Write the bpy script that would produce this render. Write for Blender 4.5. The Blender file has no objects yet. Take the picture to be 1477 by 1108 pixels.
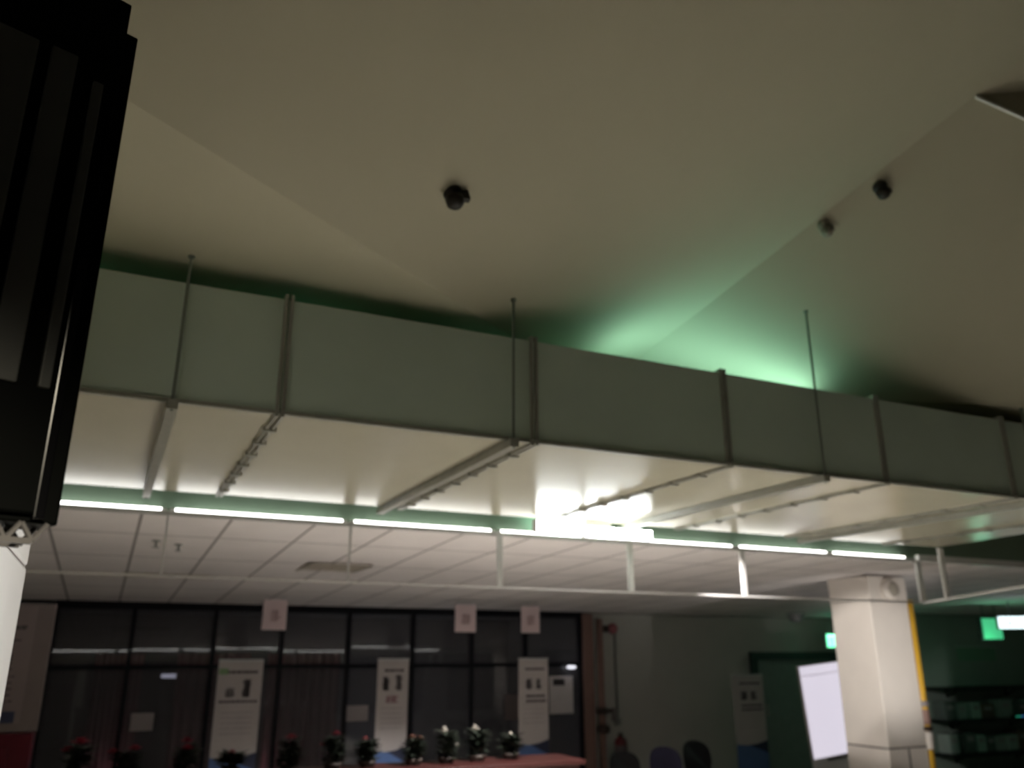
import bpy, bmesh, math, random
from mathutils import Vector, Matrix
random.seed(7)
D = bpy.data
COL = bpy.context.scene.collection
SC = bpy.context.scene

# ------------------------------------------------------------------ materials
def srgb(r, g, b):
    f = lambda c: (c/255/12.92) if c/255 <= .04045 else ((c/255+.055)/1.055)**2.4
    return (f(r), f(g), f(b), 1)

def mat(name, col, rough=.6, metal=0, noise=.06, scale=6, emit=None, es=0, bump=0, spec=.5):
    m = D.materials.new(name); m.use_nodes = True
    nt = m.node_tree; b = nt.nodes['Principled BSDF']
    b.inputs['Roughness'].default_value = rough
    b.inputs['Metallic'].default_value = metal
    b.inputs['Specular IOR Level'].default_value = spec
    tc = nt.nodes.new('ShaderNodeTexCoord')
    nz = nt.nodes.new('ShaderNodeTexNoise'); nz.inputs['Scale'].default_value = scale
    nz.inputs['Detail'].default_value = 4
    nt.links.new(tc.outputs['Object'], nz.inputs['Vector'])
    rp = nt.nodes.new('ShaderNodeValToRGB')
    rp.color_ramp.elements[0].position = .3; rp.color_ramp.elements[1].position = .7
    rp.color_ramp.elements[0].color = tuple(c*(1-noise) for c in col[:3])+(1,)
    rp.color_ramp.elements[1].color = tuple(min(1, c*(1+noise)) for c in col[:3])+(1,)
    nt.links.new(nz.outputs['Fac'], rp.inputs['Fac'])
    nt.links.new(rp.outputs['Color'], b.inputs['Base Color'])
    if bump:
        bp = nt.nodes.new('ShaderNodeBump'); bp.inputs['Strength'].default_value = bump
        bp.inputs['Distance'].default_value = .01
        nt.links.new(nz.outputs['Fac'], bp.inputs['Height']); nt.links.new(bp.outputs['Normal'], b.inputs['Normal'])
    if emit:
        b.inputs['Emission Color'].default_value = emit
        b.inputs['Emission Strength'].default_value = es
    return m

def tile_mat(name, col, line, size, width=.012, rough=.8, off=(0, 0)):
    """square suspended tiles, dark joints, laid out in object XY"""
    m = mat(name, col, rough, noise=.03, scale=3)
    nt = m.node_tree; b = nt.nodes['Principled BSDF']
    src = b.inputs['Base Color'].links[0].from_socket
    tc = nt.nodes.new('ShaderNodeTexCoord'); sep = nt.nodes.new('ShaderNodeSeparateXYZ')
    nt.links.new(tc.outputs['Object'], sep.inputs[0])
    outs = []
    for k, ax in enumerate('XY'):
        a = nt.nodes.new('ShaderNodeMath'); a.operation = 'ADD'; a.inputs[1].default_value = 100*size[k]+off[k]
        nt.links.new(sep.outputs[ax], a.inputs[0])
        f = nt.nodes.new('ShaderNodeMath'); f.operation = 'MODULO'; f.inputs[1].default_value = size[k]
        nt.links.new(a.outputs[0], f.inputs[0])
        l = nt.nodes.new('ShaderNodeMath'); l.operation = 'LESS_THAN'; l.inputs[1].default_value = width
        nt.links.new(f.outputs[0], l.inputs[0]); outs.append(l)
    mx = nt.nodes.new('ShaderNodeMath'); mx.operation = 'MAXIMUM'
    nt.links.new(outs[0].outputs[0], mx.inputs[0]); nt.links.new(outs[1].outputs[0], mx.inputs[1])
    mix = nt.nodes.new('ShaderNodeMixRGB'); mix.inputs[2].default_value = line
    nt.links.new(mx.outputs[0], mix.inputs[0]); nt.links.new(src, mix.inputs[1])
    nt.links.new(mix.outputs[0], b.inputs['Base Color'])
    return m

def glass_mat(name, tint, ior=1.45, rough=.015, haze=.085):
    m = D.materials.new(name); m.use_nodes = True; nt = m.node_tree; nt.nodes.clear()
    o = nt.nodes.new('ShaderNodeOutputMaterial'); mx = nt.nodes.new('ShaderNodeMixShader')
    t = nt.nodes.new('ShaderNodeBsdfTransparent'); t.inputs[0].default_value = tint
    g = nt.nodes.new('ShaderNodeBsdfGlossy'); g.inputs['Roughness'].default_value = rough
    fr = nt.nodes.new('ShaderNodeFresnel'); fr.inputs['IOR'].default_value = ior
    nt.links.new(fr.outputs[0], mx.inputs[0]); nt.links.new(t.outputs[0], mx.inputs[1])
    nt.links.new(g.outputs[0], mx.inputs[2])
    df_ = nt.nodes.new('ShaderNodeBsdfDiffuse'); df_.inputs[0].default_value = (.8, .77, .79, 1)   # pale haze mixed in to lighten the dark panes
    m2 = nt.nodes.new('ShaderNodeMixShader'); m2.inputs[0].default_value = haze
    nt.links.new(mx.outputs[0], m2.inputs[1]); nt.links.new(df_.outputs[0], m2.inputs[2]); nt.links.new(m2.outputs[0], o.inputs[0])
    return m

def emis(name, col, s):
    return mat(name, col, .5, emit=col, es=s)

M = {}
M['plaster'] = mat('plaster_cream', (.46, .435, .315, 1), .85, noise=.02, scale=2)
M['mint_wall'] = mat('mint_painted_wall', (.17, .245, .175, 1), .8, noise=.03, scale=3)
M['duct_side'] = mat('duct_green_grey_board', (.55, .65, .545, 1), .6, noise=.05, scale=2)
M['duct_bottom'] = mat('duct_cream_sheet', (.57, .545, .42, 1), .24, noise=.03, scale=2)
M['flange'] = mat('flange_grey_steel', (.31, .31, .26, 1), .4, noise=.08, scale=12)
M['rod'] = mat('threaded_rod_steel', (.20, .23, .19, 1), .5, metal=.3)
M['tile'] = tile_mat('ceiling_tile_white', (.88, .83, .81, 1), (.28, .25, .24, 1), (.6, 1.2), .022, off=(-.12, .1))
M['white_wall'] = mat('white_painted_wall', (.46, .455, .42, 1), .8, noise=.03, scale=2)
M['green_wall'] = mat('grey_green_wall', (.33, .42, .36, 1), .8, noise=.06, scale=2)
M['floor'] = tile_mat('floor_tile_beige', (.54, .51, .465, 1), (.3, .28, .25, 1), (.6, .6), .006, rough=.45)
M['white_steel'] = mat('white_painted_steel', (.80, .79, .77, 1), .4, noise=.02)
M['rail_dim'] = mat('white_painted_steel_dim', (.60, .58, .57, 1), .5, noise=.03)  # darker copy of the white steel where less lamp light falls
M['pillar'] = mat('white_pillar_cladding', (.86, .84, .81, 1), .35, noise=.02)
M['column'] = mat('cream_column_cladding', (.74, .68, .62, 1), .45, noise=.03, scale=3)
M['joint'] = mat('dark_joint', (.16, .14, .13, 1), .8)
M['dark_frame'] = mat('dark_window_frame', (.014, .014, .017, 1), .6, spec=.1)
M['glass'] = glass_mat('dark_tinted_glass', (.45, .45, .48, 1), 1.46)
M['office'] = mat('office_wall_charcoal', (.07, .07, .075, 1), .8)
M['curtain'] = mat('maroon_curtain', (.30, .10, .11, 1), .9, noise=.2, scale=9)
M['paper'] = mat('paper_white', (.66, .62, .62, 1), .8, noise=.03)
M['ink'] = mat('print_dark', (.045, .038, .04, 1), .8)
M['ink_soft'] = mat('print_grey', (.36, .32, .32, 1), .8)
M['ink_green'] = mat('print_green', (.20, .32, .16, 1), .8)
M['ink_red'] = mat('print_red', (.22, .09, .10, 1), .8)
M['banner_white'] = mat('banner_vinyl_white', (.44, .40, .39, 1), .6, noise=.03)
M['banner_navy'] = mat('banner_vinyl_navy', (.012, .016, .045, 1), .5)
M['banner_blue'] = mat('banner_vinyl_blue', (.07, .13, .30, 1), .5)
M['alu'] = mat('aluminium', (.5, .5, .5, 1), .35, metal=.7)
M['pink_board'] = mat('pink_board', (.82, .66, .67, 1), .7, noise=.03)
M['board_frame'] = mat('board_frame_taupe', (.10, .078, .075, 1), .6)
M['board_face'] = mat('board_face_mauve', (.13, .10, .10, 1), .7, noise=.04)
M['red_cab'] = mat('red_painted_steel', (.06, .003, .009, 1), .5, spec=.2)
M['counter'] = mat('red_brown_laminate', (.030, .0055, .004, 1), .45, noise=.08, scale=5)
M['pot'] = mat('cream_flower_pot', (.07, .052, .042, 1), .6)
M['pot_dark'] = mat('dark_brown_pot', (.03, .02, .015, 1), .6)
M['leaf'] = mat('dark_green_leaf', (.008, .0125, .006, 1), .6, noise=.3, scale=20)
M['red_fl'] = mat('crimson_bract', (.24, .010, .03, 1), .6, noise=.2, scale=15)
M['white_fl'] = mat('ivory_petal', (.24, .22, .19, 1), .7, noise=.1, scale=15)
M['orange_fl'] = mat('rust_petal', (.08, .025, .012, 1), .7, noise=.1, scale=15)
M['chair_blue'] = mat('indigo_plastic', (.030, .028, .075, 1), .45)
M['chair_black'] = mat('black_plastic', (.008, .008, .010, 1), .45)
M['chrome'] = mat('chrome_tube', (.5, .5, .5, 1), .25, metal=1)
M['pipe_brown'] = mat('rust_brown_pipe', (.27, .16, .13, 1), .6)
M['valve'] = mat('dark_bronze_valve', (.035, .018, .012, 1), .5)
M['red'] = mat('signal_red_enamel', (.16, .010, .016, 1), .4)
M['bell'] = mat('dull_red_bell', (.30, .09, .10, 1), .5)
M['conduit'] = mat('grey_conduit', (.24, .24, .22, 1), .6)
M['door_green'] = mat('door_green_enamel', (.20, .25, .225, 1), .6)
M['door_dark'] = mat('door_frame_dark_green', (.025, .05, .042, 1), .6)
M['black'] = mat('black_plastic_frame', (.0022, .0027, .0025, 1), .5, spec=.06)
M['gloss_black'] = mat('glossy_black_edge', (.004, .004, .005, 1), .18, spec=.5)
M['grey_strip'] = mat('charcoal_strip_panel', (.11, .112, .11, 1), .5, spec=.25)
M['extrusion'] = mat('dark_anodised_profile', (.16, .15, .15, 1), .4, metal=.2)
M['yellow'] = mat('yellow_pipe_paint', (.62, .36, .03, 1), .5)
M['bracket'] = mat('pipe_bracket_taupe', (.20, .17, .17, 1), .6)
M['detector'] = mat('dark_bronze_detector', (.012, .009, .005, 1), .6)
M['detector_grey'] = mat('grey_detector', (.22, .20, .15, 1), .6)
M['shelf'] = mat('black_shelf', (.006, .008, .008, 1), .5)
M['file_g'] = mat('grey_file_box', (.34, .40, .37, 1), .7)
M['file_d'] = mat('dark_file_box', (.11, .135, .125, 1), .7)
M['file_r'] = mat('brown_file_box', (.17, .11, .09, 1), .7)
M['file_t'] = mat('pale_green_file_box', (.42, .56, .49, 1), .7)
M['notice_green'] = mat('green_notice_sheet', (.22, .42, .28, 1), .7)
M['vent'] = mat('vent_grille_taupe', (.40, .36, .30, 1), .7)
M['dome_grey'] = mat('dome_camera_grey', (.34, .34, .35, 1), .4)
M['tube'] = emis('led_tube_lit', (1, .98, .95, 1), 5.2)
M['flood'] = emis('flood_lens_lit', (.95, 1, 1, 1), 24)
M['mint_lens'] = emis('mint_lens_lit', (.50, 1, .84, 1), 4.4)
M['exit_lit'] = emis('exit_sign_lit', (.20, .92, .52, 1), 1.5)
M['exit_white'] = emis('exit_white_lit', (.62, 1, .85, 1), 1.0)
M['wall_glow'] = emis('wall_glow_lit', (.06, .42, .20, 1), .75)
M['sign_white'] = emis('light_box_white_lit', (.80, .97, 1, 1), 1.5)
M['sign_grey'] = emis('light_box_print_lit', (.60, .74, .78, 1), .9)
M['kiosk_lit'] = emis('light_board_lit', (.76, .71, .82, 1), .70)
M['led_green'] = emis('indicator_green_lit', (.05, .6, .35, 1), .35)
M['led_blue'] = emis('indicator_blue_lit', (.08, .3, .8, 1), .4)
M['spot_white'] = emis('white_spot_lit', (.9, .9, 1, 1), 1.0)

# ------------------------------------------------------------------ geometry helpers
class MB:
    def __init__(s): s.bm = bmesh.new()
    def box(s, lo, hi, mtx=None, bevel=0):
        lo, hi = Vector(lo), Vector(hi)
        r = bmesh.ops.create_cube(s.bm, size=1)
        vs = r['verts']
        for v in vs:
            v.co = Vector((lo[i]+(v.co[i]+.5)*(hi[i]-lo[i]) for i in range(3)))
        if bevel:
            es = list({e for v in vs for e in v.link_edges})
            g = bmesh.ops.bevel(s.bm, geom=es, offset=bevel, segments=2, affect='EDGES', profile=.6)
            vs = list({v for f in g['faces'] for v in f.verts} | {v for v in vs if v.is_valid})
        if mtx is not None:
            for v in vs: v.co = mtx @ v.co
        return s
    def tube(s, a, b, r, seg=12, r2=None):
        a, b = Vector(a), Vector(b); d = b-a
        q = d.to_track_quat('Z', 'Y').to_matrix().to_4x4()
        bmesh.ops.create_cone(s.bm, cap_ends=True, segments=seg, radius1=r, radius2=r if r2 is None else r2,
                              depth=d.length, matrix=Matrix.Translation((a+b)/2) @ q)
        return s
    def lathe(s, prof, c=(0, 0, 0), seg=20, mtx=None):
        rings = []
        for r, z in prof:
            ring = []
            for k in range(seg):
                t = 2*math.pi*k/seg
                p = Vector((r*math.cos(t), r*math.sin(t), z))
                if mtx is not None: p = mtx @ p
                ring.append(s.bm.verts.new(p+Vector(c)))
            rings.append(ring)
        for a, b in zip(rings, rings[1:]):
            for k in range(seg):
                s.bm.faces.new((a[k], a[(k+1) % seg], b[(k+1) % seg], b[k]))
        s.bm.faces.new(rings[0][::-1]); s.bm.faces.new(rings[-1])
        return s
    def prism(s, pts, off):
        """polygon pts extruded along off"""
        off = Vector(off)
        a = [s.bm.verts.new(Vector(p)) for p in pts]; b = [s.bm.verts.new(Vector(p)+off) for p in pts]
        s.bm.faces.new(a[::-1]); s.bm.faces.new(b)
        n = len(a)
        for k in range(n): s.bm.faces.new((a[k], a[(k+1) % n], b[(k+1) % n], b[k]))
        return s
    def face(s, pts):
        s.bm.faces.new([s.bm.verts.new(Vector(p)) for p in pts]); return s
    def build(s, name, m, parent=None, smooth=False):
        bmesh.ops.recalc_face_normals(s.bm, faces=s.bm.faces)
        me = D.meshes.new(name); s.bm.to_mesh(me); s.bm.free()
        for x in (m if isinstance(m, (list, tuple)) else [m]): me.materials.append(x)
        if smooth:
            for p in me.polygons: p.use_smooth = True
        o = D.objects.new(name, me); COL.objects.link(o)
        if parent is not None: o.parent = parent
        return o

def box(name, lo, hi, m, parent=None, bevel=0, mtx=None):
    return MB().box(lo, hi, mtx, bevel).build(name, m, parent)
def struct(o):
    o['kind'] = 'structure'; return o
def tag(o, label, cat, group=None):
    o['label'] = label; o['category'] = cat
    if group: o['group'] = group
    return o
def thing(name, label, cat, loc=(0, 0, 0), rz=0, group=None):
    o = D.objects.new(name, None); COL.objects.link(o); o.location = loc; o.rotation_euler = (0, 0, rz)
    o.empty_display_size = .1
    return tag(o, label, cat, group)
def copy_tree(o, parent=None):
    c = o.copy(); COL.objects.link(c)
    if parent is not None: c.parent = parent
    for ch in list(o.children): copy_tree(ch, c)
    return c

# ------------------------------------------------------------------ room shell
struct(box('floor', (-4, -6, -.12), (20, 17, 0), M['floor']))

# folded upper ceiling: flat soffit with a raised faceted pocket
def zM(x, y): return 3.622+.5217*(.5661*(x-1.499)-.8243*(y-3.6))
P0 = (2.683, 4.413, 3.622); V = (3.888, 2.402, 4.876)
LMf = (-4, -.177, 3.622); Vf = (-3.4, -3.16, zM(-3.4, -3.16)); Wp = (7.98, 1.99, 4.156); Wm = (7.98, 1.99, 6.228); Fr = (10, 2.0, 3.622)
Mf = (5.0, -4.5, zM(5, -4.5))
mb = MB()
for poly in ([P0, LMf, Vf], [P0, Vf, V], [V, Vf, Mf], [V, Mf, Wm], [P0, V, Wp, Fr], [V, Wm, Wp],
             [P0, Fr, (10, 6.12, 3.622), (-4, 6.12, 3.622), LMf]):
    mb.face(poly)
bmesh.ops.remove_doubles(mb.bm, verts=mb.bm.verts, dist=.0005)
c = struct(mb.build('ceiling', M['plaster']))
sm = c.modifiers.new('solid', 'SOLIDIFY'); sm.thickness = .01; sm.offset = 0
# lower tiled ceiling of the service area (it falls gently to the glazed office front)
ce = MB().prism([(-4, 0, 0), (19, 0, 0), (19, 6.59, -.285), (-4, 6.59, -.285)], (0, 0, .06)).build('ceiling_rear', M['tile'])
ce.location = (0, 6.04, 2.934); struct(ce)
struct(box('wall_upstand', (-4, 6.02, 2.92), (10, 6.12, 3.64), M['mint_wall']))
tv = MB()
tv.prism([V, Wp, (Wp[0], Wp[1]-.03, Wp[2]), (V[0], V[1]-.012, V[2])], (0, 0, -.018))
struct(tv.build('bright_edge_strip', M['white_steel']))  # pale strip added to draw the bright lit edge of the fold
struct(box('wall_left', (-4.1, -6, 0), (-4, 17, 4), M['white_wall']))
struct(box('wall_right', (19, 5, 0), (19.1, 17, 3), M['green_wall']))

# white wall with the door opening, grey-green wall right of it
wy0, wy1 = 12.5, 12.62
mb = MB()
mb.box((7.28, wy0, 0), (10.60, wy1, 2.64)); mb.box((10.60, wy0, 2.02), (12.62, wy1, 2.64)); mb.box((12.62, wy0, 0), (13.4, wy1, 2.64))
struct(mb.build('wall_back', M['white_wall']))
struct(box('wall_back_right', (13.4, 11.3, 0), (19, 11.42, 2.7), M['green_wall']))
struct(box('wall_return', (13.3, 11.3, 0), (13.4, 12.62, 2.66), M['green_wall']))
struct(box('trim_2', (7.10, 12.40, 0), (7.28, 12.62, 2.63), M['pipe_brown']))
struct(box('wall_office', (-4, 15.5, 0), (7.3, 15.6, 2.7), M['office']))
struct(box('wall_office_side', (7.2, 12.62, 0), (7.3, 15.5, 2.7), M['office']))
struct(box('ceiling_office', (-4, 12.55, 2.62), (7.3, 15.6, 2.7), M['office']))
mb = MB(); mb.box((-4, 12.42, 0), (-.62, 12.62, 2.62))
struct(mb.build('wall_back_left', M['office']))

# door right of the white wall
d1 = box('door_1', (10.68, 12.52, .01), (12.55, 12.57, 1.92), M['door_green'])
struct(d1)
df = MB(); df.box((10.56, 12.44, 1.90), (12.66, 12.50, 2.03)); df.box((10.56, 12.44, 0), (10.70, 12.50, 1.9)); df.box((12.54, 12.44, 0), (12.66, 12.5, 1.9))
df.build('door_frame', M['door_dark'], d1)
MB().tube((10.86, 12.46, .95), (10.86, 12.46, 1.15), .015).box((10.84, 12.46, .97), (10.88, 12.53, .99)).box((10.84, 12.46, 1.11), (10.88, 12.53, 1.13)).build('door_handle', M['alu'], d1)

# glazed office front
MUL = [-.58, .34, 1.37, 2.28, 3.23, 4.21, 5.16, 6.08, 7.08]
w1 = MB()
w1.box((-.62, 12.46, 2.56), (7.12, 12.56, 2.66)).box((-.62, 12.46, 1.81), (7.12, 12.54, 1.86)).box((-.62, 12.46, 0), (7.12, 12.56, .12))
w1 = struct(w1.build('window_1', M['dark_frame']))
for x in MUL: box('mullion', (x-.025, 12.455, .12), (x+.025, 12.545, 2.56), M['dark_frame'], w1)
tilts = [-3.7, -3.6, -3.45, -3.7, -3.3, -3.6, -3.6, -3.7]
for i in range(8):
    a, b = MUL[i]+.025, MUL[i+1]-.025
    box('window_pane', (a, 12.495, .12), (b, 12.501, 1.81), M['glass'], w1)
    p = MB().face([(a, 0, 0), (b, 0, 0), (b, 0, .70), (a, 0, .70)]).build('transom_pane', M['glass'], w1)
    p.location = (0, 12.50, 1.86); p.rotation_euler = (math.radians(tilts[i]), 0, 0)
# maroon curtains inside the office
CUR = [(-.05, .55, 'in the dark office behind the first panes, beside a square notice'), (.98, 1.95, 'in the dark office behind the banner nearest the pillar'),
       (2.2, 3.25, 'in the dark office left of the small grey notice')]
for x0, x1, wh in CUR:
    mb = MB(); n = 28
    pts = [(x0+(x1-x0)*k/n, 13.0+.035*math.sin(k*1.9), 0.05) for k in range(n+1)]
    pts += [(p[0], p[1]+.02, p[2]) for p in pts[::-1]]
    o = mb.prism(pts, (0, 0, 1.95)).build('curtain', M['curtain'])
    tag(o, 'dark maroon curtain '+wh, 'curtain', 'maroon office curtains')
# notices on the glass
for nm, lo, hi, m_, lab in (
    ('notice', (.46, 12.47, 1.06), (.73, 12.48, 1.27), M['ink_soft'], 'square pale notice on the dark glass left of the widest white banner'),
    ('notice', (3.26, 12.47, 1.09), (3.57, 12.48, 1.30), M['ink_soft'], 'small dim grey notice on the dark glass beside the middle banner'),
    ('notice', (5.72, 12.47, 1.04), (5.99, 12.48, 1.40), M['board_face'], 'mauve sheet on the dark glass peeping out left of the third banner'),
    ('poster', (6.50, 12.47, 1.10), (6.92, 12.48, 1.66), M['paper'], 'pale poster in the last dark pane beside the brown post')):
    t = thing(nm, lab, 'notice', ((lo[0]+hi[0])/2, lo[1], lo[2]))
    w, h = (hi[0]-lo[0])/2, hi[2]-lo[2]
    box('sheet', (-w, 0, 0), (w, .01, h), m_, t)
    if nm == 'poster':
        MB().box((-.15, -.004, .42), (.06, 0, .52)).build('printed_mark', M['ink'], t)
tag(MB().lathe([(.02, 0), (.07, .01), (.08, .03), (.05, .05)], (6.86, 12.40, 1.77)).build('spot_lamp', M['spot_white'], smooth=True),
    'small glowing round lamp at the top of the last dark pane', 'lamp')
for p, l in (((1.02, 14.0, 1.66), 'small glowing spot put in for a reflection in the dark glass'), ):
    t = thing('reflection_spot', l, 'lamp', p)  # glowing box on a pole, added for a reflected spot in the glass
    MB().box((-.17, -.05, 0), (.17, .05, .055), bevel=.012).build('lamp_head', M['spot_white'], t)
    MB().tube((0, 0, 0), (0, 0, -1.66), .015).build('spot_pole', M['dark_frame'], t)
    MB().lathe([(.12, -1.66), (.12, -1.64), (.02, -1.62)]).build('spot_base', M['dark_frame'], t)

# ------------------------------------------------------------------ air duct on trapeze hangers
DY0, DY1, DZ0, DZ1 = 3.55, 5.66, 2.98, 3.51
XR = lambda y: 7.2+(y-5.66)*.17
du = thing('air_duct', 'long rectangular air duct with grey-green side and cream underside hung under the ceiling', 'duct', (0, 4.6, DZ0))
def dl(x, y, z): return (x, y-4.6, z-DZ0)
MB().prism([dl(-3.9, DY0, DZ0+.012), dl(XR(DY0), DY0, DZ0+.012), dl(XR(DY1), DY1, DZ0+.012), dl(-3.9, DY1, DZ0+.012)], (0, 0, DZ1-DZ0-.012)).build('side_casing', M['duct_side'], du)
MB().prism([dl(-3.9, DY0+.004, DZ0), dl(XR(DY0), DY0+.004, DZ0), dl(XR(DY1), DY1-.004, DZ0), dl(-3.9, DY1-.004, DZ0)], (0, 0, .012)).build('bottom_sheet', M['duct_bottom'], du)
mb = MB()
mb.prism([dl(-3.9, DY0-.012, DZ0-.003), dl(XR(DY0), DY0-.012, DZ0-.003), dl(XR(DY0), DY0+.02, DZ0-.003), dl(-3.9, DY0+.02, DZ0-.003)], (0, 0, .016))
mb.build('corner_angle', M['flange'], du)
for x in (-3.03, -1.83, -.64, .56, 1.78, 2.97, 4.15, 5.32, 6.5):
    mb = MB()
    for s in (-.020, .006):
        mb.box(dl(x+s, DY0-.014, DZ0-.014), dl(x+s+.014, DY0, DZ1+.022)); mb.box(dl(x+s, DY0, DZ0-.014), dl(x+s+.014, DY1+.02, DZ0))
        mb.box(dl(x+s, DY0, DZ1), dl(x+s+.014, DY1+.02, DZ1+.02))
    fl = mb.build('flange_joint', M['flange'], du)
    for k in range(7):
        y = DY0+.25+k*.27
        MB().box(dl(x-.03, y-.02, DZ0-.022), dl(x+.03, y+.02, DZ0-.001)).build('clip', M['flange'], fl)
HT = {-1.75: 3.62, .13: 3.62, 1.65: 3.70, 3.62: 3.99, 5.5: 3.60}
for x, zt in HT.items():
    wh = {-1.75: 'behind the white pillar', .13: 'nearest the white pillar', 1.65: 'beside the second pair of duct seams', 3.62: 'in front of the mint glow', 5.5: 'near the right end of the duct'}[x]
    t = thing('duct_hanger', 'grey threaded rod trapeze hanger carrying the duct, '+wh, 'hanger', (x, 4.6, DZ0), group='trapeze hangers under the duct')
    for y, top in ((DY0-.045, zt), (DY1+.05, 3.61)):
        r = MB().tube((0, y-4.6, -.05), (0, y-4.6, top-DZ0), .007, 8).build('hanger_rod', M['rod'], t)
        MB().lathe([(.014, top-DZ0-.012), (.014, top-DZ0), (.008, top-DZ0+.005)], (0, y-4.6, 0), 10).build('anchor_plate', M['rod'], r)
    MB().box((-.022, DY0-4.66, -.045), (.022, DY1-4.54, -.004)).build('strut', M['flange'], t)

# mint floodlight lying on the duct, lights the ceiling pocket
t = thing('uplight', 'mint green floodlight lying on top of the air duct, hidden by its front edge', 'lamp', (3.25, 3.88, DZ1+.022))
MB().box((-.78, -.10, 0), (.78, .10, .03), bevel=.008).build('lamp_housing', M['dark_frame'], t)
MB().box((-.75, -.08, .03), (.75, .08, .034)).build('lamp_lens', M['mint_lens'], t)
# twin emergency lamp tucked under the rear edge of the duct
t = thing('emergency_lamp', 'glaring twin headed white floodlight under the rear edge of the duct', 'lamp', (3.32, 5.60, DZ0-.002))
MB().box((-.10, -.03, -.05), (.14, .04, 0), bevel=.005).build('lamp_housing', M['white_steel'], t)
for x0, x1, zt, zb in ((-.50, -.11, -.012, -.108), (-.08, .52, -.046, -.132)):
    h = MB().box((x0, -.015, zb), (x1, .07, zt), bevel=.012).build('lamp_head', M['white_steel'], t)
    MB().box((x0+.005, -.035, zb+.004), (x1-.005, -.016, zt-.004), bevel=.008).build('lamp_lens', M['flood'], h)

# ------------------------------------------------------------------ hanging steel frame with LED tubes
FY = 5.88
JX = [-.92, .28, 1.49, 2.65, 3.82, 4.98, 6.09, 7.12]
t = thing('ceiling_truss', 'white steel frame hanging under the ceiling edge with posts and a lower bar', 'frame', (3, FY, 2.47))
fl = lambda x, y, z: (x-3, y-FY, z-2.47)
MB().box(fl(-3.5, FY-.015, 2.86), fl(7.12, FY+.03, 2.886)).build('top_rail', M['rail_dim'], t)
MB().box(fl(7.13, FY-.05, 2.862), fl(9.8, FY-.005, 2.925)).build('top_rail', M['white_steel'], t)
MB().box(fl(-3.5, FY-.010, 2.465), fl(7.18, FY+.010, 2.481)).build('lower_bar', M['rail_dim'], t)
for x in [-2.1]+JX[:6]+[7.16]:
    w = {7.16: .035, 3.82: .024, 2.65: .02, 4.98: .02}.get(x, .007)
    MB().box(fl(x-w, FY-.012, 2.48), fl(x+w, FY+.012, 2.865)).build('post', M['white_steel'] if x in (3.82, 7.16) else M['rail_dim'], t)
ra = lambda s: (7.16-.30*s, FY-.954*s)
mb = MB()
for s0, s1, z in ((0, 2.3, 2.47),):
    a, b = ra(s0), ra(s1); mb.tube(fl(*a, z), fl(*b, z+.09), .013, 8)
mb.build('return_bar', M['white_steel'], t)
a = ra(.38)
MB().box(fl(a[0]-.03, a[1]-.012, 2.47), fl(a[0]+.03, a[1]+.012, 2.95)).build('post', M['white_steel'], t)
names = ['leftmost, cut off by the black hanging display', 'second from the black hanging display', 'third from the black hanging display',
         'ending at the glaring floodlight', 'directly below the glaring floodlight', 'second from its right end', 'short one at its right end']
for i in range(7):
    a, b = JX[i]+.012, JX[i+1]-.012
    tt = thing('tube_light', 'lit white LED tube on the hanging frame, '+names[i], 'tube light', ((a+b)/2, 5.965, 2.905), group='LED tubes along the hanging frame')
    h = (b-a)/2
    MB().tube((-h+.03, 0, 0), (h-.03, 0, 0), .0155, 12).build('lamp_tube', M['tube'], tt, True)
    for s in (-1, 1): MB().tube((s*h, 0, 0), (s*(h-.03), 0, 0), .016, 12).build('end_cap', M['white_steel'], tt)
    for s in (-.8, .8): MB().box((s*h-.012, -.014, .0145), (s*h+.012, .055, .0185)).build('bracket', M['white_steel'], tt)

# ------------------------------------------------------------------ fittings on the ceilings
for (x, y, z, m_, lab) in ((1.063, 2.854, 3.819, 'detector', 'dark round detector on the wide sloping ceiling facet, alone on the left'),
                           (3.67, 2.901, 4.540, 'detector', 'dark round detector on the ceiling fold, the upper one of the right pair'),
                           (3.482, 3.164, 4.383, 'detector_grey', 'pale grey detector on the ceiling fold, the lower one of the right pair')):
    t = thing('smoke_detector', lab, 'detector', (x, y, z))
    t.rotation_euler = (math.radians(-14), math.radians(-10), 0)
    k = .8 if m_ == 'detector' else .72
    MB().lathe([(.035*k, .02), (.05*k, .0), (.05*k, -.02), (.03*k, -.03)]).build('base', M[m_], t, True)
    MB().lathe([(.028*k, -.03), (.048*k, -.04), (.046*k, -.07), (.03*k, -.085), (.01*k, -.09)]).build('sensor_head', M[m_], t, True)
    MB().box((.02*k, -.012, -.05), (.085*k, .012, .02)).build('bracket', M[m_], t)
for x, y, lab in ((.29, 7.4, 'small dark ceiling sprinkler nearest the white pillar'), (.47, 7.53, 'small dark ceiling sprinkler, second from the white pillar')):
    zc = 2.935-.285*(y-6.02)/6.59
    o = MB().lathe([(.035, 0), (.035, -.01), (.012, -.015), (.012, -.05), (.03, -.055), (.03, -.06)], (0, 0, 0), 12).build('sprinkler', M['conduit'])
    o.location = (x, y, zc); tag(o, lab, 'sprinkler', 'ceiling sprinklers')
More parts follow.
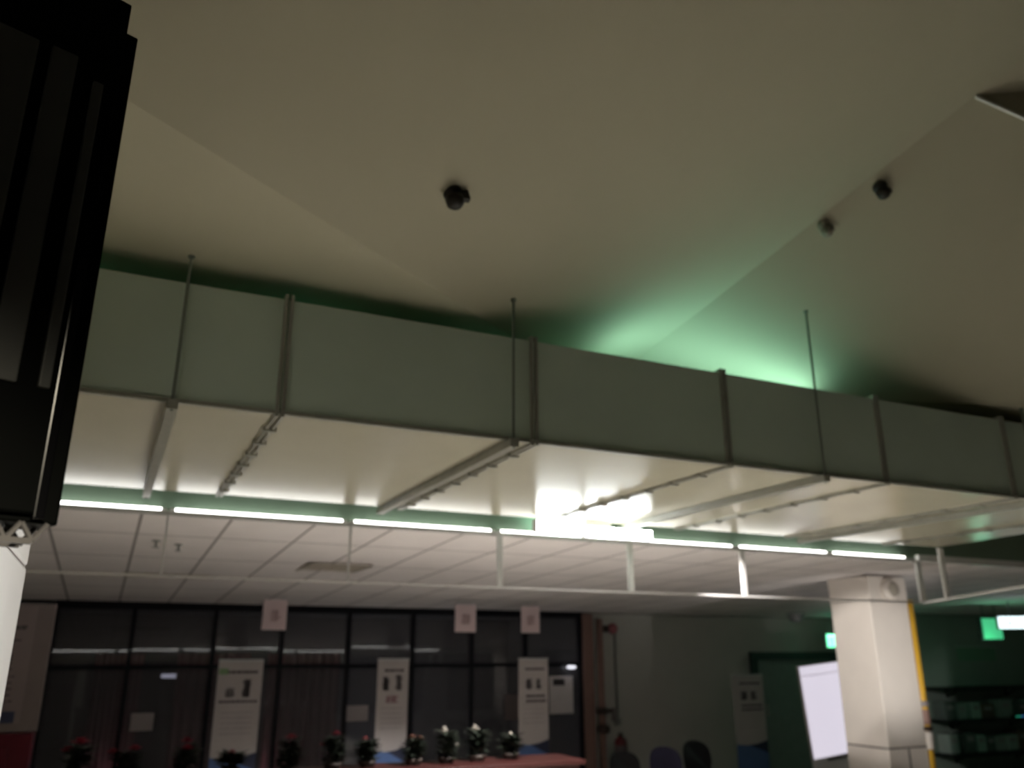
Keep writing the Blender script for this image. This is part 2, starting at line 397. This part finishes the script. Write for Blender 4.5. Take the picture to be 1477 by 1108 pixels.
def vent(x, y, lab, w=.5, d=.5):
    zc = 2.935-.285*(y-6.02)/6.59
    t = thing('ceiling_vent', lab, 'vent', (x, y, zc))
    mb = MB(); mb.box((-w/2, -d/2, -.015), (w/2, -d/2+.04, 0)).box((-w/2, d/2-.04, -.015), (w/2, d/2, 0)).box((-w/2, -d/2, -.015), (-w/2+.04, d/2, 0)).box((w/2-.04, -d/2, -.015), (w/2, d/2, 0))
    mb.build('vent_frame', M['vent'], t)
    mb = MB()
    for k in range(8): mb.box((-w/2+.04, -d/2+.06+k*(d-.12)/8, -.012), (w/2-.04, -d/2+.085+k*(d-.12)/8, -.002))
    mb.build('vent_louver', M['vent'], t)
vent(2.0, 8.55, 'taupe square ceiling vent above the widest white banner', .62, .8)
vent(.55, 9.6, 'taupe ceiling vent near the left end of the tiled ceiling', .9, .35)
t = thing('dome_camera', 'grey dome camera under the ceiling left of the cream column', 'camera', (10.72, 11.4, 2.66))
MB().lathe([(.15, 0), (.15, -.04), (.12, -.05)]).build('mount', M['dome_grey'], t, True)
MB().lathe([(.12, -.05), (.115, -.09), (.09, -.13), (.05, -.155), (.01, -.162)]).build('dome', M['dome_grey'], t, True)

# ------------------------------------------------------------------ pillars
t = thing('white_pillar', 'bright white clad pillar at the left edge below the black display', 'pillar', (-.49, 2.5, 0))
MB().box((-.25, -.5, 0), (.25, .5, 2.25), bevel=.01).build('lower_cladding', M['pillar'], t)
MB().box((-.25, -.5, 2.256), (.25, .5, 3.62), bevel=.01).build('upper_cladding', M['pillar'], t)
MB().box((-.244, -.494, 2.24), (.244, .494, 2.266)).build('cladding_joint', M['joint'], t)
t = thing('cream_column', 'square cream clad column carrying the tiled ceiling on the right', 'column', (8.2, 7.5, 0))
MB().box((-.3, -.3, 0), (.3, .3, 1.005), bevel=.012).build('base_cladding', M['column'], t)
MB().box((-.3, -.3, 1.02), (.3, .3, 2.585), bevel=.012).build('shaft_cladding', M['column'], t)
MB().box((-.305, -.305, 2.592), (.305, .305, 2.86), bevel=.012).build('capital_cladding', M['column'], t)
MB().box((-.294, -.294, .99), (.294, .294, 1.03)).box((-.297, -.297, 2.58), (.297, .297, 2.597)).box((-.012, -.304, 0), (.012, -.29, 1.0)).build('cladding_joint', M['joint'], t)
t = thing('wall_speaker', 'round cream speaker on the top of the cream column', 'speaker', (8.2, 7.195, 2.71))
rx = Matrix.Rotation(math.radians(90), 4, 'X')
MB().lathe([(.12, 0), (.12, .05), (.10, .08), (.04, .09)], mtx=rx).build('speaker_body', M['column'], t, True)
MB().lathe([(.085, .086), (.08, .095), (.02, .1)], mtx=rx).build('speaker_grille', M['vent'], t, True)
t = thing('yellow_pipe', 'yellow vertical pipe running down the right edge of the cream column', 'pipe', (8.55, 7.22, 0))
MB().tube((0, 0, 0), (0, 0, 2.6), .042, 14).build('pipe', M['yellow'], t, True)
MB().lathe([(.055, 1.43), (.058, 1.45), (.058, 1.47), (.055, 1.49)], seg=14).build('coupling', M['bracket'], t, True)
MB().box((-.075, -.06, 1.18), (.03, .05, 1.22)).tube((-.05, -.05, 1.2), (-.05, -.09, 1.2), .025).build('clamp', M['valve'], t)
MB().lathe([(.05, .98), (.056, 1.0), (.056, 1.15), (.05, 1.17)], seg=14).build('sleeve', M['column'], t, True)
MB().lathe([(.048, 1.24), (.052, 1.26), (.052, 1.38), (.048, 1.4)], seg=14).build('sticker', M['pipe_brown'], t, True)

# ------------------------------------------------------------------ black hanging display at the left edge
ang = math.radians(20)
t = thing('hanging_display', 'black hanging display with charcoal strips at the left edge of the ceiling', 'display', (-.067, 1.2, 2.155), ang)
# local x runs along the face (0 = right edge), local -y faces the hall
MB().box((-.62, 0, .01), (-.020, .07, .795), bevel=.003).build('housing', M['black'], t)
MB().box((-.10, .012, 0), (0, .085, .752), bevel=.003).build('side_plate', M['black'], t)
MB().box((-.034, -.004, .004), (-.021, .01, .36), bevel=.002).build('edge_strip', M['gloss_black'], t)
for a, b, z1 in ((-.40, -.131, .66), (-.114, -.080, .662), (-.055, -.041, .635)):
    MB().box((a, -.006, .17), (b, .004, z1), bevel=.002).build('strip_panel', M['grey_strip'], t)
mb = MB()
for k in range(10):
    x = -.012-k*.030
    mb.tube((x, .01, .0), (x-.015, .01, -.022), .0035, 6).tube((x-.015, .01, -.022), (x-.030, .01, 0), .0035, 6)
    mb.tube((x, .06, .0), (x-.015, .06, -.022), .0035, 6).tube((x-.015, .06, -.022), (x-.030, .06, 0), .0035, 6)
mb.box((-.6, .004, -.026), (-.028, .014, -.019)).box((-.6, .055, -.026), (-.028, .065, -.019))
mb.build('profile_truss', M['extrusion'], t)
for x in (-.5, -.25):
    MB().tube((x, .035, .79), (x, .035, 2.0), .012, 8).build('hanger_rod', M['black'], t)

# ------------------------------------------------------------------ banners
def glyph(mb, x, z, w, h, n, y, rnd):
    """a dense cluster of strokes, unreadable at this distance"""
    for k in range(n):
        zz = z+h*(k+.5)/n; a = x+w*rnd.uniform(0, .25); b = x+w*rnd.uniform(.7, 1)
        mb.box((a, y-.002, zz-h*.05), (b, y, zz+h*.05))
    for k in range(max(2, n//2)):
        xx = x+w*rnd.uniform(.15, .85); mb.box((xx-w*.05, y-.002, z+h*rnd.uniform(0, .2)), (xx+w*.05, y, z+h*rnd.uniform(.75, 1)))
def lines(mb, x0, x1, zs, y, rnd, th=.014):
    for z in zs:
        x = x0
        while x < x1-.02:
            l = rnd.uniform(.02, .06); mb.box((x, y-.002, z-th/2), (min(x+l, x1), y, z+th/2)); x += l+.008
def banner(x0, x1, y, ztop, zsplit, lab, style, seed, white='banner_white'):
    rnd = random.Random(seed)
    w = (x1-x0)/2
    t = thing('banner_stand', lab, 'banner', ((x0+x1)/2, y, 0), 0, 'roll-up banners in the hall')
    MB().box((-w-.02, -.09, 0), (w+.02, .09, .07), bevel=.01).build('base', M['alu'], t)
    MB().tube((0, .02, .05), (0, .02, ztop), .012, 8).build('pole', M['alu'], t)
    MB().box((-w, -.012, ztop-.02), (w, .012, ztop+.01)).build('top_rail', M['alu'], t)
    sh = MB().box((-w, -.004, .07), (w, .0, ztop-.015)).build('sheet', M[white], t)
    MB().prism([(-w, -.0055, .07), (w, -.0055, .07), (w, -.0055, zsplit+.02), (w*.35, -.0055, zsplit-.025), (-w, -.0055, zsplit-.06)], (0, -.001, 0)).build('navy_foot', M['banner_navy'], sh)
    MB().prism([(-w, -.007, .07), (w, -.007, .07), (w, -.007, zsplit-.17), (-w*.1, -.007, zsplit-.05), (-w, -.007, zsplit-.02)], (0, -.001, 0)).build('blue_swoosh', M['banner_blue'], sh)
    H = ztop-zsplit; Y = -.004
    tx = MB()
    lines(tx, -w*.55, w*.8, [ztop-.13*H], Y, rnd, .03)
    if style == 0:
        glyph(tx, -w*.62, ztop-.40*H, w*.45, .10*H, 6, Y, rnd); glyph(tx, w*.12, ztop-.40*H, w*.42, .19*H, 9, Y, rnd)
        lines(tx, -w*.85, w*.85, [ztop-.445*H], Y, rnd, .025)
    elif style == 1:
        glyph(tx, -w*.68, ztop-.36*H, w*.5, .16*H, 8, Y, rnd); glyph(tx, w*.12, ztop-.36*H, w*.5, .18*H, 8, Y, rnd)
    else:
        glyph(tx, -w*.55, ztop-.38*H, w*.5, .13*H, 7, Y, rnd); glyph(tx, w*.12, ztop-.38*H, w*.42, .13*H, 7, Y, rnd)
        lines(tx, -w*.5, w*.85, [ztop-.46*H, ztop-.52*H], Y, rnd, .03)
    tx.build('heading_lettering', M['ink'], sh)
    sx = MB(); lines(sx, -w*.7, w*.7, [ztop-H*(.56+.055*k) for k in range(5)], Y, rnd, .018); sx.build('small_lettering', M['ink_soft'], sh)
    if style == 0: MB().box((-w*.95, -.006, ztop-.155*H), (-w*.55, -.004, ztop-.09*H)).build('green_logo', M['ink_green'], sh)
    if style == 1:
        g = MB(); glyph(g, -w*.45, ztop-.50*H, w*.9, .085*H, 5, Y, rnd); g.build('red_lettering', M['ink_red'], sh)
banner(1.245, 1.745, 10.6, 1.93, .915, 'widest white roll-up banner with blue foot, nearest the white pillar', 0, 1)
banner(3.13, 3.53, 10.6, 1.935, .91, 'white roll-up banner with blue foot, the middle one before the glass', 1, 2)
banner(5.06, 5.50, 10.6, 1.94, .91, 'white roll-up banner with blue foot near the end of the red counter', 2, 3)
banner(9.40, 10.04, 11.6, 1.67, .64, 'dim grey roll-up banner with navy foot beside the green door', 2, 4, 'banner_white')

# pink signs hung from the ceiling over the counter
for x0, x1, wh in ((1.75, 2.04, 'leftmost, right above the widest white banner'), (4.30, 4.60, 'the middle one, right of the middle banner'), (5.30, 5.58, 'rightmost, above the third banner')):
    t = thing('hanging_sign', 'pale pink sign hanging under the tiled ceiling, '+wh, 'sign', ((x0+x1)/2, 11.0, 2.28), group='pink signs over the counter')
    w = (x1-x0)/2
    b = MB().box((-w, -.015, 0), (w, .015, .36), bevel=.004).build('sign_board', M['pink_board'], t)
    rnd = random.Random(int(x0*100)); tx = MB(); glyph(tx, -w*.5, .10, w, .14, 6, -.015, rnd); tx.build('printed_mark', mat('faded_pink_print', (.50, .33, .34, 1), .7) if 'faded_pink_print' not in D.materials else D.materials['faded_pink_print'], b)
    for s in (-.7, .7): MB().tube((s*w, 0, .36), (s*w, 0, .41), .005, 6).build('hanger_wire', M['alu'], t)

# ------------------------------------------------------------------ notice board and red cabinet beside the white pillar
t = thing('notice_board', 'tall mauve notice board with printed lines beside the white pillar', 'board', (-.68, 7.0, 1.49))
MB().box((-.36, 0, 0), (.35, .05, .85), bevel=.008).build('board_frame', M['board_frame'], t)
f = MB().box((-.30, -.008, .055), (.235, .0, .83)).build('board_face', M['board_face'], t)
rnd = random.Random(5); tx = MB()
lines(tx, -.2, .20, [.68, .69], -.008, rnd, .02); lines(tx, -.2, .17, [.60], -.008, rnd, .012)
lines(tx, -.2, .13, [.50, .475, .45], -.008, rnd, .018); lines(tx, -.25, .15, [.41], -.008, rnd, .012)
tx.build('heading_lettering', M['ink'], f)
tx = MB(); lines(tx, -.25, .17, [.36-.04*k for k in range(5)], -.008, rnd, .012); tx.build('small_lettering', M['ink'], f)
MB().box((-.30, -.010, .06), (.20, -.008, .135)).build('navy_band', M['banner_navy'], f)
t = thing('red_cabinet', 'dark red steel cabinet standing under the mauve notice board', 'cabinet', (-.70, 6.98, 0))
MB().box((-.36, 0, 0), (.35, .4, 1.485), bevel=.012).build('cabinet_body', M['red_cab'], t)
dr = MB().box((-.33, -.018, .06), (.22, 0, 1.40), bevel=.005).build('door', M['red_cab'], t)
tx = MB(); lines(tx, -.1, .16, [1.30, 1.25, 1.17, 1.13], -.018, rnd, .022); tx.build('lettering', M['ink_red'], dr)
MB().box((-.28, -.03, .7), (-.26, -.018, .85)).build('handle', M['alu'], dr)

# ------------------------------------------------------------------ red-brown counter and potted flowers
t = thing('service_counter', 'long red-brown service counter with flower pots in front of the banners', 'counter', (1.2, 7.5, 0))
MB().box((-1.5, -.33, 1.05), (2.90, .22, 1.09), bevel=.008).build('counter_top', M['counter'], t)
MB().box((-1.46, -.27, .05), (2.86, .18, 1.05)).build('counter_front', M['counter'], t)
MB().box((-1.4, -.24, 0), (2.82, .15, .05)).build('plinth', M['dark_frame'], t)

def leaf(mb, base, d, L, W, up):
    d = Vector(d).normalized(); side = d.cross(Vector((0, 0, 1))).normalized(); n = Vector((0, 0, 1))
    b = Vector(base); p1 = b+d*L*.45+n*up*.6+side*W; p2 = b+d*L*.45+n*up*.6-side*W; tip = b+d*L+n*up*.25; mid = b+d*L*.5+n*(up*.6-.012)
    v = [mb.bm.verts.new(q) for q in (b, p1, tip, p2, mid)]
    for a, c_ in ((0, 1), (1, 2), (2, 3), (3, 0)): mb.bm.faces.new((v[a], v[c_], v[4]))
def pot_plant(x, y, h, fcols, lab, cat, seed, grp, name, potc=False):
    rnd = random.Random(seed)
    t = thing(name, lab, cat, (x, y, 1.09), rnd.uniform(0, 6), grp)
    MB().lathe([(.06, 0), (.072, .035), (.078, .04), (.078, .052), (.070, .052), (.066, .04)], seg=16).build('pot', M['pot'] if potc else M['pot_dark'], t, True)
    mb = MB()
    for k in range(90):
        a = rnd.uniform(0, 6.28); z = rnd.uniform(.05, h*.92)
        leaf(mb, (0, 0, z), (math.cos(a), math.sin(a), rnd.uniform(-.2, .5)), rnd.uniform(.09, .16), rnd.uniform(.022, .036), rnd.uniform(-.01, .05))
    for k in range(5):
        a = rnd.uniform(0, 6.28); mb.tube((0, 0, .08), (.04*math.cos(a), .04*math.sin(a), h*.9), .004, 5)
    mb.build('foliage', M['leaf'], t)
    for k, (dx, dy, dz, r, c_) in enumerate(fcols):
        mb = MB()
        for lay, rr in ((0, r), (1, r*.65)):
            for q in range(7):
                a = q*6.283/7+lay*.4+k
                leaf(mb, (dx, dy, h+dz+lay*.01), (math.cos(a), math.sin(a), .25+.5*lay), rr, rr*.34, .02)
        fo = mb.build('flower', M[c_], t)
        MB().lathe([(.008, h+dz), (.012, h+dz+.015), (.004, h+dz+.03)], (dx, dy, 0), 8).build('flower_centre', M['orange_fl'] if c_ != 'white_fl' else M['vent'], fo, True)
gr = 'potted red flowers on the counter'
R_ = 'red_fl'
pot_plant(-.05, 7.45, .25, [(0, 0, .02, .085, R_), (.07, .03, -.03, .06, R_)], 'potted plant with one large crimson bloom, nearest the red cabinet', 'plant', 11, gr, 'poinsettia')
pot_plant(.27, 7.42, .20, [(-.06, 0, .02, .055, R_), (.09, .02, .0, .05, R_)], 'potted plant with two small crimson blooms below the square pale notice', 'plant', 12, gr, 'poinsettia')
pot_plant(.70, 7.46, .22, [(-.08, 0, -.01, .05, R_), (.04, .0, .03, .055, R_)], 'potted plant with crimson blooms just left of the widest banner', 'plant', 13, gr, 'poinsettia')
pot_plant(1.05, 7.5, .15, [(0, 0, .0, .045, R_)], 'low dark leafy plant in front of the widest banner', 'plant', 19, gr, 'poinsettia', True)
pot_plant(1.50, 7.45, .24, [(0, 0, .01, .06, R_), (.03, .02, -.05, .055, R_)], 'potted plant with deep crimson blooms just right of the widest banner', 'plant', 14, gr, 'poinsettia')
pot_plant(1.86, 7.48, .24, [(.02, 0, .02, .05, R_), (-.08, .0, -.06, .045, R_)], 'potted plant with a single small crimson bloom left of the middle banner', 'plant', 15, gr, 'poinsettia')
pot_plant(2.16, 7.5, .20, [(.03, 0, .01, .03, R_)], 'dark leafy potted plant almost without blooms beside the middle banner', 'plant', 16, gr, 'poinsettia')
gw = 'potted pale flowers on the counter'
pot_plant(2.56, 7.47, .20, [(.02, 0, .01, .05, 'orange_fl'), (-.05, .02, 0, .04, 'orange_fl')], 'potted plant with rust coloured blooms right of the middle banner', 'plant', 17, gw, 'flowering_plant', True)
pot_plant(2.86, 7.47, .25, [(-.12, 0, .01, .04, 'white_fl'), (.0, .02, .02, .038, 'white_fl'), (.05, -.06, -.12, .06, 'white_fl')], 'potted plant with ivory blooms between the middle and third banner', 'plant', 18, gw, 'flowering_plant')
pot_plant(3.16, 7.48, .25, [(-.08, 0, .01, .05, 'white_fl'), (.03, .03, .02, .03, 'white_fl')], 'potted plant with a few ivory blooms left of the third banner', 'plant', 21, gw, 'flowering_plant', True)
pot_plant(3.50, 7.5, .20, [(0, .02, .0, .022, 'white_fl')], 'dark leafy potted plant in front of the third banner', 'plant', 22, gw, 'flowering_plant')

# ------------------------------------------------------------------ things along the white wall
t = thing('standpipe', 'rusty brown standpipe with dark valves between the glass and the white wall', 'pipe', (7.38, 12.36, 0))
MB().tube((0, 0, 0), (0, 0, 2.55), .055, 14).build('pipe', M['pipe_brown'], t, True)
v = MB().lathe([(.075, 1.08), (.085, 1.1), (.085, 1.16), (.075, 1.18)], seg=14).tube((0, 0, 1.13), (.2, -.02, 1.13), .03).build('valve_body', M['valve'], t, True)
MB().tube((.2, -.02, .98), (.2, -.02, 1.17), .035, 10).build('hose_outlet', M['bracket'], t, True)
MB().lathe([(.07, .80), (.1, .83), (.1, .89), (.07, .92)], (0, -.04, 0), 14).build('lower_valve', M['valve'], t, True)
t = thing('alarm_bell', 'dull red round alarm bell high on the white wall beside the brown standpipe', 'bell', (7.70, 12.49, 2.40))
MB().lathe([(.09, 0), (.09, .03), (.075, .06), (.02, .075)], mtx=rx).build('bell_dome', M['bell'], t, True)
MB().box((-.22, -.04, -.06), (-.08, 0, .05), bevel=.005).build('bell_box', M['valve'], t)
t = thing('conduit', 'thin grey vertical conduit with end box on the white wall right of the bell', 'conduit', (7.74, 12.48, .95))
MB().tube((0, 0, .03), (0, 0, 1.38), .02, 10).build('pipe', M['conduit'], t, True)
MB().box((-.05, -.03, -.05), (.05, .02, .05), bevel=.005).build('end_box', M['conduit'], t)
t = thing('fire_extinguisher', 'red fire extinguisher standing on a box against the white wall', 'extinguisher', (7.66, 12.30, .42))
MB().lathe([(.085, 0), (.09, .02), (.09, .24), (.07, .29), (.03, .31), (.03, .33)], seg=18).build('cylinder', M['red'], t, True)
MB().lathe([(.092, .08), (.092, .2)], seg=18).build('pale_label', M['board_face'], t, True)
MB().box((-.015, -.07, .33), (.015, .05, .36)).box((-.012, -.075, .37), (.012, .02, .385)).build('lever', M['valve'], t)
MB().tube((.03, 0, .33), (.10, -.02, .26), .012).tube((.10, -.02, .26), (.105, -.03, .06), .012).build('hose', M['valve'], t)
t = thing('extinguisher_box', 'dark red box under the fire extinguisher by the white wall', 'box', (7.66, 12.30, 0))
MB().box((-.1, -.13, 0), (.13, .13, .39), bevel=.008).build('box_body', M['red'], t)
MB().box((-.11, -.14, .39), (.14, .14, .42), bevel=.006).build('lid', M['red'], t)

def chair(x, y, rz, m_, lab, h=.85, w=.47):
    t = thing('waiting_chair', lab, 'chair', (x, y, 0), rz, 'waiting chairs along the white wall')
    # local -y is the front
    MB().box((-w/2, -.24, .42), (w/2, .20, .455), bevel=.012).build('seat', m_, t)
    mb = MB(); n = 22; zb = .50
    rows = []
    for k in range(n+1):
        a = math.pi*k/n
        rows.append((-math.cos(a)*w/2, (abs(math.sin(a))**.55)))
    outline = [(-w/2*.86, zb)]+[(x_, zb+.12+(h-zb-.12)*s_) for x_, s_ in rows]+[(w/2*.86, zb)]
    cur = lambda x_: .24-.06*(2*x_/w)**2
    fr = [mb.bm.verts.new((x_, cur(x_)+(z-.5)*.12, z)) for x_, z in outline]
    bk = [mb.bm.verts.new((x_, cur(x_)+(z-.5)*.12+.022, z)) for x_, z in outline]
    mb.bm.faces.new(fr); mb.bm.faces.new(bk[::-1]); m2 = len(fr)
    for k in range(m2): mb.bm.faces.new((fr[k], bk[k], bk[(k+1) % m2], fr[(k+1) % m2]))
    mb.build('backrest', m_, t)
    for s in (-1, 1):
        MB().tube((s*(w/2-.05), .17, .42), (s*(w/2-.05), .26, .56), .012, 8).build('back_support', M['chrome'], t)
        MB().tube((s*(w/2-.04), -.20, .42), (s*(w/2-.02), -.23, 0), .012, 8).build('leg', M['chrome'], t)
        MB().tube((s*(w/2-.04), .17, .42), (s*(w/2-.02), .22, 0), .012, 8).build('leg', M['chrome'], t)
chair(6.07, 9.4, .12, M['chair_black'], 'dark waiting chair with rounded back nearest the fire extinguisher', .845)
chair(6.71, 9.5, -.05, M['chair_blue'], 'indigo waiting chair with rounded back, the middle one of three', .86)
chair(7.42, 9.75, .08, M['chair_black'], 'black waiting chair with rounded back, farthest from the fire extinguisher', .885)

# exit sign, box sign and a panel standing in for green wall glow
t = thing('exit_sign_glow', 'small glowing green exit sign half hidden behind the cream column', 'sign', (12.42, 12.15, 2.10))
MB().box((-.33, 0, 0), (.33, .07, .26), bevel=.008).build('sign_box', M['dome_grey'], t)
f = MB().box((-.31, -.008, .015), (.31, 0, .245), bevel=.006).build('sign_face', M['exit_lit'], t)
MB().box((-.27, -.012, .03), (-.24, -.008, .23)).box((-.27, -.012, .2), (-.12, -.008, .23)).box((-.15, -.012, .03), (-.12, -.008, .23)).build('white_pictogram', M['exit_white'], f)
for s in (-.2, .2): MB().tube((s, .035, .26), (s, .035, .52), .008, 6).build('hanger_rod', M['dome_grey'], t)
t = thing('light_box_sign', 'bright white lit box sign at the right edge under the ceiling', 'sign', (12.53, 9.0, 2.36), math.radians(-38))
MB().box((0, .0, 0), (1.1, .09, .20), bevel=.008).build('sign_box', M['dome_grey'], t)
f = MB().box((.015, -.01, .012), (1.085, 0, .188), bevel=.006).build('sign_face', M['sign_white'], t)
MB().box((.14, -.014, .06), (.20, -.01, .12)).box((.27, -.014, .06), (.30, -.01, .13)).build('printed_mark', M['sign_grey'], f)
for s in (.2, .9): MB().tube((s, .045, .2), (s, .045, .42), .008, 6).build('hanger_rod', M['dome_grey'], t)
t = thing('exit_sign_glow', 'dim green glowing panel added as the wall glow behind the bright white box sign', 'sign', (13.15, 9.55, 2.21))  # glowing panel added for the green glow on the wall
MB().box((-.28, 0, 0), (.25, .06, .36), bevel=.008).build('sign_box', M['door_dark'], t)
MB().box((-.24, -.008, .02), (.22, 0, .34), bevel=.006).build('sign_face', M['wall_glow'], t)
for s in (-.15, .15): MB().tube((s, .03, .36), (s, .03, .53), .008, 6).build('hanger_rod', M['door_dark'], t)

# lit white board leaning behind the column
t = thing('light_board', 'tall lit white board leaning behind the cream column', 'board', (9.98, 10.0, 0.0))
t.rotation_euler = (0, math.radians(-5.2), 0)
MB().box((-.46, 0, .06), (.5, .05, 1.87), bevel=.008).build('board_frame', M['white_steel'], t)
f = MB().box((-.45, -.008, .60), (.49, 0, 1.72)).build('board_face', M['kiosk_lit'], t)
MB().box((-.45, -.008, 1.735), (.49, 0, 1.86)).build('header_face', M['kiosk_lit'], t)
MB().box((-.2, -.016, .55), (.45, -.004, .58)).build('black_bar', M['valve'], t)
for s in (-.4, .42): MB().box((s, -.15, 0), (s+.05, .2, .06)).build('foot', M['white_steel'], t)

# ------------------------------------------------------------------ dark shelves at the right
SX0, SX1 = -2.55, 2.9
for z, wh in ((.32, 'lowest of the three'), (.87, 'middle one of the three'), (1.405, 'topmost of the three')):
    t = thing('wall_shelf', 'long black wall shelf on the grey-green wall at the right, '+wh, 'shelf', (16, 11.05, z), group='black wall shelves')
    MB().box((SX0, -.2, -.028), (SX1, .25, .028)).build('shelf_board', M['shelf'], t)
    for x in (-2.0, -.4, 1.2, 2.6):
        MB().box((x-.015, .22, -.16), (x+.015, .25, -.028)).tube((x, .23, -.14), (x, .0, -.03), .01, 6).build('bracket', M['shelf'], t)
rnd = random.Random(9)
ORD = 'first second third fourth fifth sixth seventh eighth ninth tenth eleventh twelfth thirteenth fourteenth'.split()
cols = ['file_d', 'file_g', 'file_t', 'file_r', 'file_g', 'file_d', 'file_t']
cn = {'file_d': 'charcoal', 'file_g': 'grey', 'file_t': 'pale green', 'file_r': 'brown'}
k = 0
for zi, (z, top, row) in enumerate(((.8985, 1.24, 'middle'), (.3485, .70, 'lowest'))):
    x = 13.55; nb = 0
    while x < 17.2:
        w = rnd.choice((.22, .28, .34)); h = rnd.uniform(.68, .98)*(top-z)
        c_ = cols[k % 7]; k += 1
        if x > 13.5:
            b = thing('file_box', '%s file box on the %s black wall shelf, %s from its left end' % (cn[c_], row, ORD[nb]), 'box', (x+w/2, 11.10, z), group='file boxes on the %s shelf' % row)
            nb += 1
            MB().box((-w/2, -.1, 0), (w/2, .15, h), bevel=.005).build('box_body', M[c_], b)
            MB().box((-w*.3, -.104, h*.55), (w*.3, -.1, h*.8)).build('paper_label', M['ink_soft'], b)
        x += w+rnd.choice((.02, .03, .16))
t = thing('router', 'small black router with green and blue lights on the middle black wall shelf', 'router', (15.28, 10.88, .8985))
MB().box((-.14, -.03, 0), (.14, .05, .04), bevel=.006).build('router_body', M['shelf'], t)
MB().box((-.11, -.034, .012), (.03, -.03, .028)).build('green_light', M['led_green'], t)
MB().box((.04, -.034, .012), (.12, -.03, .028)).build('blue_light', M['led_blue'], t)
t = thing('notice', 'wide green notice sheet on the dark wall above the black wall shelves', 'notice', (15.0, 11.30, 1.87))
MB().box((-.55, -.01, 0), (.5, 0, .24)).build('sheet', M['notice_green'], t)
MB().box((-.58, -.016, .24), (.53, 0, .28)).build('top_strip', M['file_t'], t)

# ------------------------------------------------------------------ lights
def light(kind, name, loc, energy, col, tgt=None, **kw):
    l = D.lights.new(name, kind); l.energy = energy; l.color = col
    for k_, v_ in kw.items(): setattr(l, k_, v_)
    o = D.objects.new(name, l); COL.objects.link(o); o.location = loc
    if tgt is not None: o.rotation_euler = (Vector(tgt)-Vector(loc)).to_track_quat('-Z', 'Y').to_euler()
    return o
WARM = (1, .90, .68)
# unseen fill spots added behind the viewer wash the floor; the floor lights the ceiling
for i, (x, y, tx, ty) in enumerate(((-1.6, -2.2, -2.3, 2.5), (.2, -2.2, -.6, 2.5))):
    light('SPOT', 'floor_fill', (x, y, 3.3), 560, WARM, (tx, ty, 0), spot_size=math.radians(40), spot_blend=.5, shadow_soft_size=.1)
for x in (3.02, 3.55):  # beams added at the twin lamp to brighten the floor for bounce
    light('SPOT', 'fill_beam', (x, 5.50, 2.84), 520, (1, .97, .94), (x+.1, 4.5, 0), spot_size=math.radians(84), spot_blend=.3, shadow_soft_size=.05)
light('SPOT', 'fill_beam', (3.80, 5.50, 2.84), 420, (1, .95, .9), (8.05, 7.4, 1.75), spot_size=math.radians(24), spot_blend=.5, shadow_soft_size=.05)  # added beam that brightens the column
light('SPOT', 'column_fill', (7.55, 4.9, .9), 120, (1, .96, .92), (8.22, 7.2, 2.0), spot_size=math.radians(46), spot_blend=1.0, shadow_soft_size=.05)  # unseen spot added to brighten the column front
light('SPOT', 'fill_beam', (3.4, 6.14, 2.86), 620, (1, .97, .95), (3.2, 7.9, 0), spot_size=math.radians(78), spot_blend=.5, shadow_soft_size=.05)  # unseen beam added so the floor brightens the tiled ceiling
for x in (-.4, .7, 1.8, 2.45):  # unseen points added to tint the gap above the duct green
    light('POINT', 'gap_fill', (x, 4.25, 3.56), .35, (.25, 1, .55), shadow_soft_size=.03)
light('SPOT', 'upstand_fill', (3.3, 5.74, 3.04), 14, (.62, 1, .80), (3.3, 6.02, 3.13), spot_size=math.radians(130), spot_blend=.3, shadow_soft_size=.03)  # unseen spot added to lift the upstand band behind the duct
light('POINT', 'exit_glow_fill', (13.0, 9.35, 2.15), 3.2, (.35, 1, .62), shadow_soft_size=.15)  # points added to strengthen the green glow round the signs
light('POINT', 'exit_glow_fill', (12.25, 12.0, 2.2), .6, (.30, 1, .58), shadow_soft_size=.06)
for x in (.3, 2.0, 3.9, 6.0):  # unseen points added to brighten the curtains behind the glass
    light('POINT', 'office_fill', (x, 12.78, .35), 3, (1, .90, .90), shadow_soft_size=.05)
light('POINT', 'office_fill', (4.6, 14.3, .5), 14, (.9, .95, 1), shadow_soft_size=.2)  # unseen point added to lift the dark office
light('SPOT', 'pillar_fill', (1.6, 1.2, 1.2), 165, (1, .98, .95), (-.24, 2.5, 1.95), spot_size=math.radians(30), spot_blend=.5, shadow_soft_size=.08)  # unseen spot added to brighten the white pillar

w = D.worlds.new('evening'); SC.world = w; w.use_nodes = True
w.node_tree.nodes['Background'].inputs[0].default_value = (.9, .85, .7, 1)
w.node_tree.nodes['Background'].inputs[1].default_value = .004

# ------------------------------------------------------------------ camera
cd = D.cameras.new('camera'); cam = D.objects.new('camera', cd); COL.objects.link(cam)
cam.location = (0, 0, 2.0)
pit, yaw = math.radians(17.9), math.radians(-25.1)
cam.rotation_euler = (math.radians(90)+pit, 0, yaw)
cd.sensor_width = 36; cd.sensor_fit = 'HORIZONTAL'; cd.lens = 1205/1477*36
cd.clip_start = .02
cd.dof.use_dof = True; cd.dof.focus_distance = 1.6; cd.dof.aperture_fstop = 3.0
SC.camera = cam

vs = SC.view_settings
vs.view_transform = 'Standard'; vs.look = 'None'; vs.exposure = .3; vs.gamma = 1; vs.use_curve_mapping = False
SC.cycles.use_denoising = True
SC.cycles.max_bounces = 8
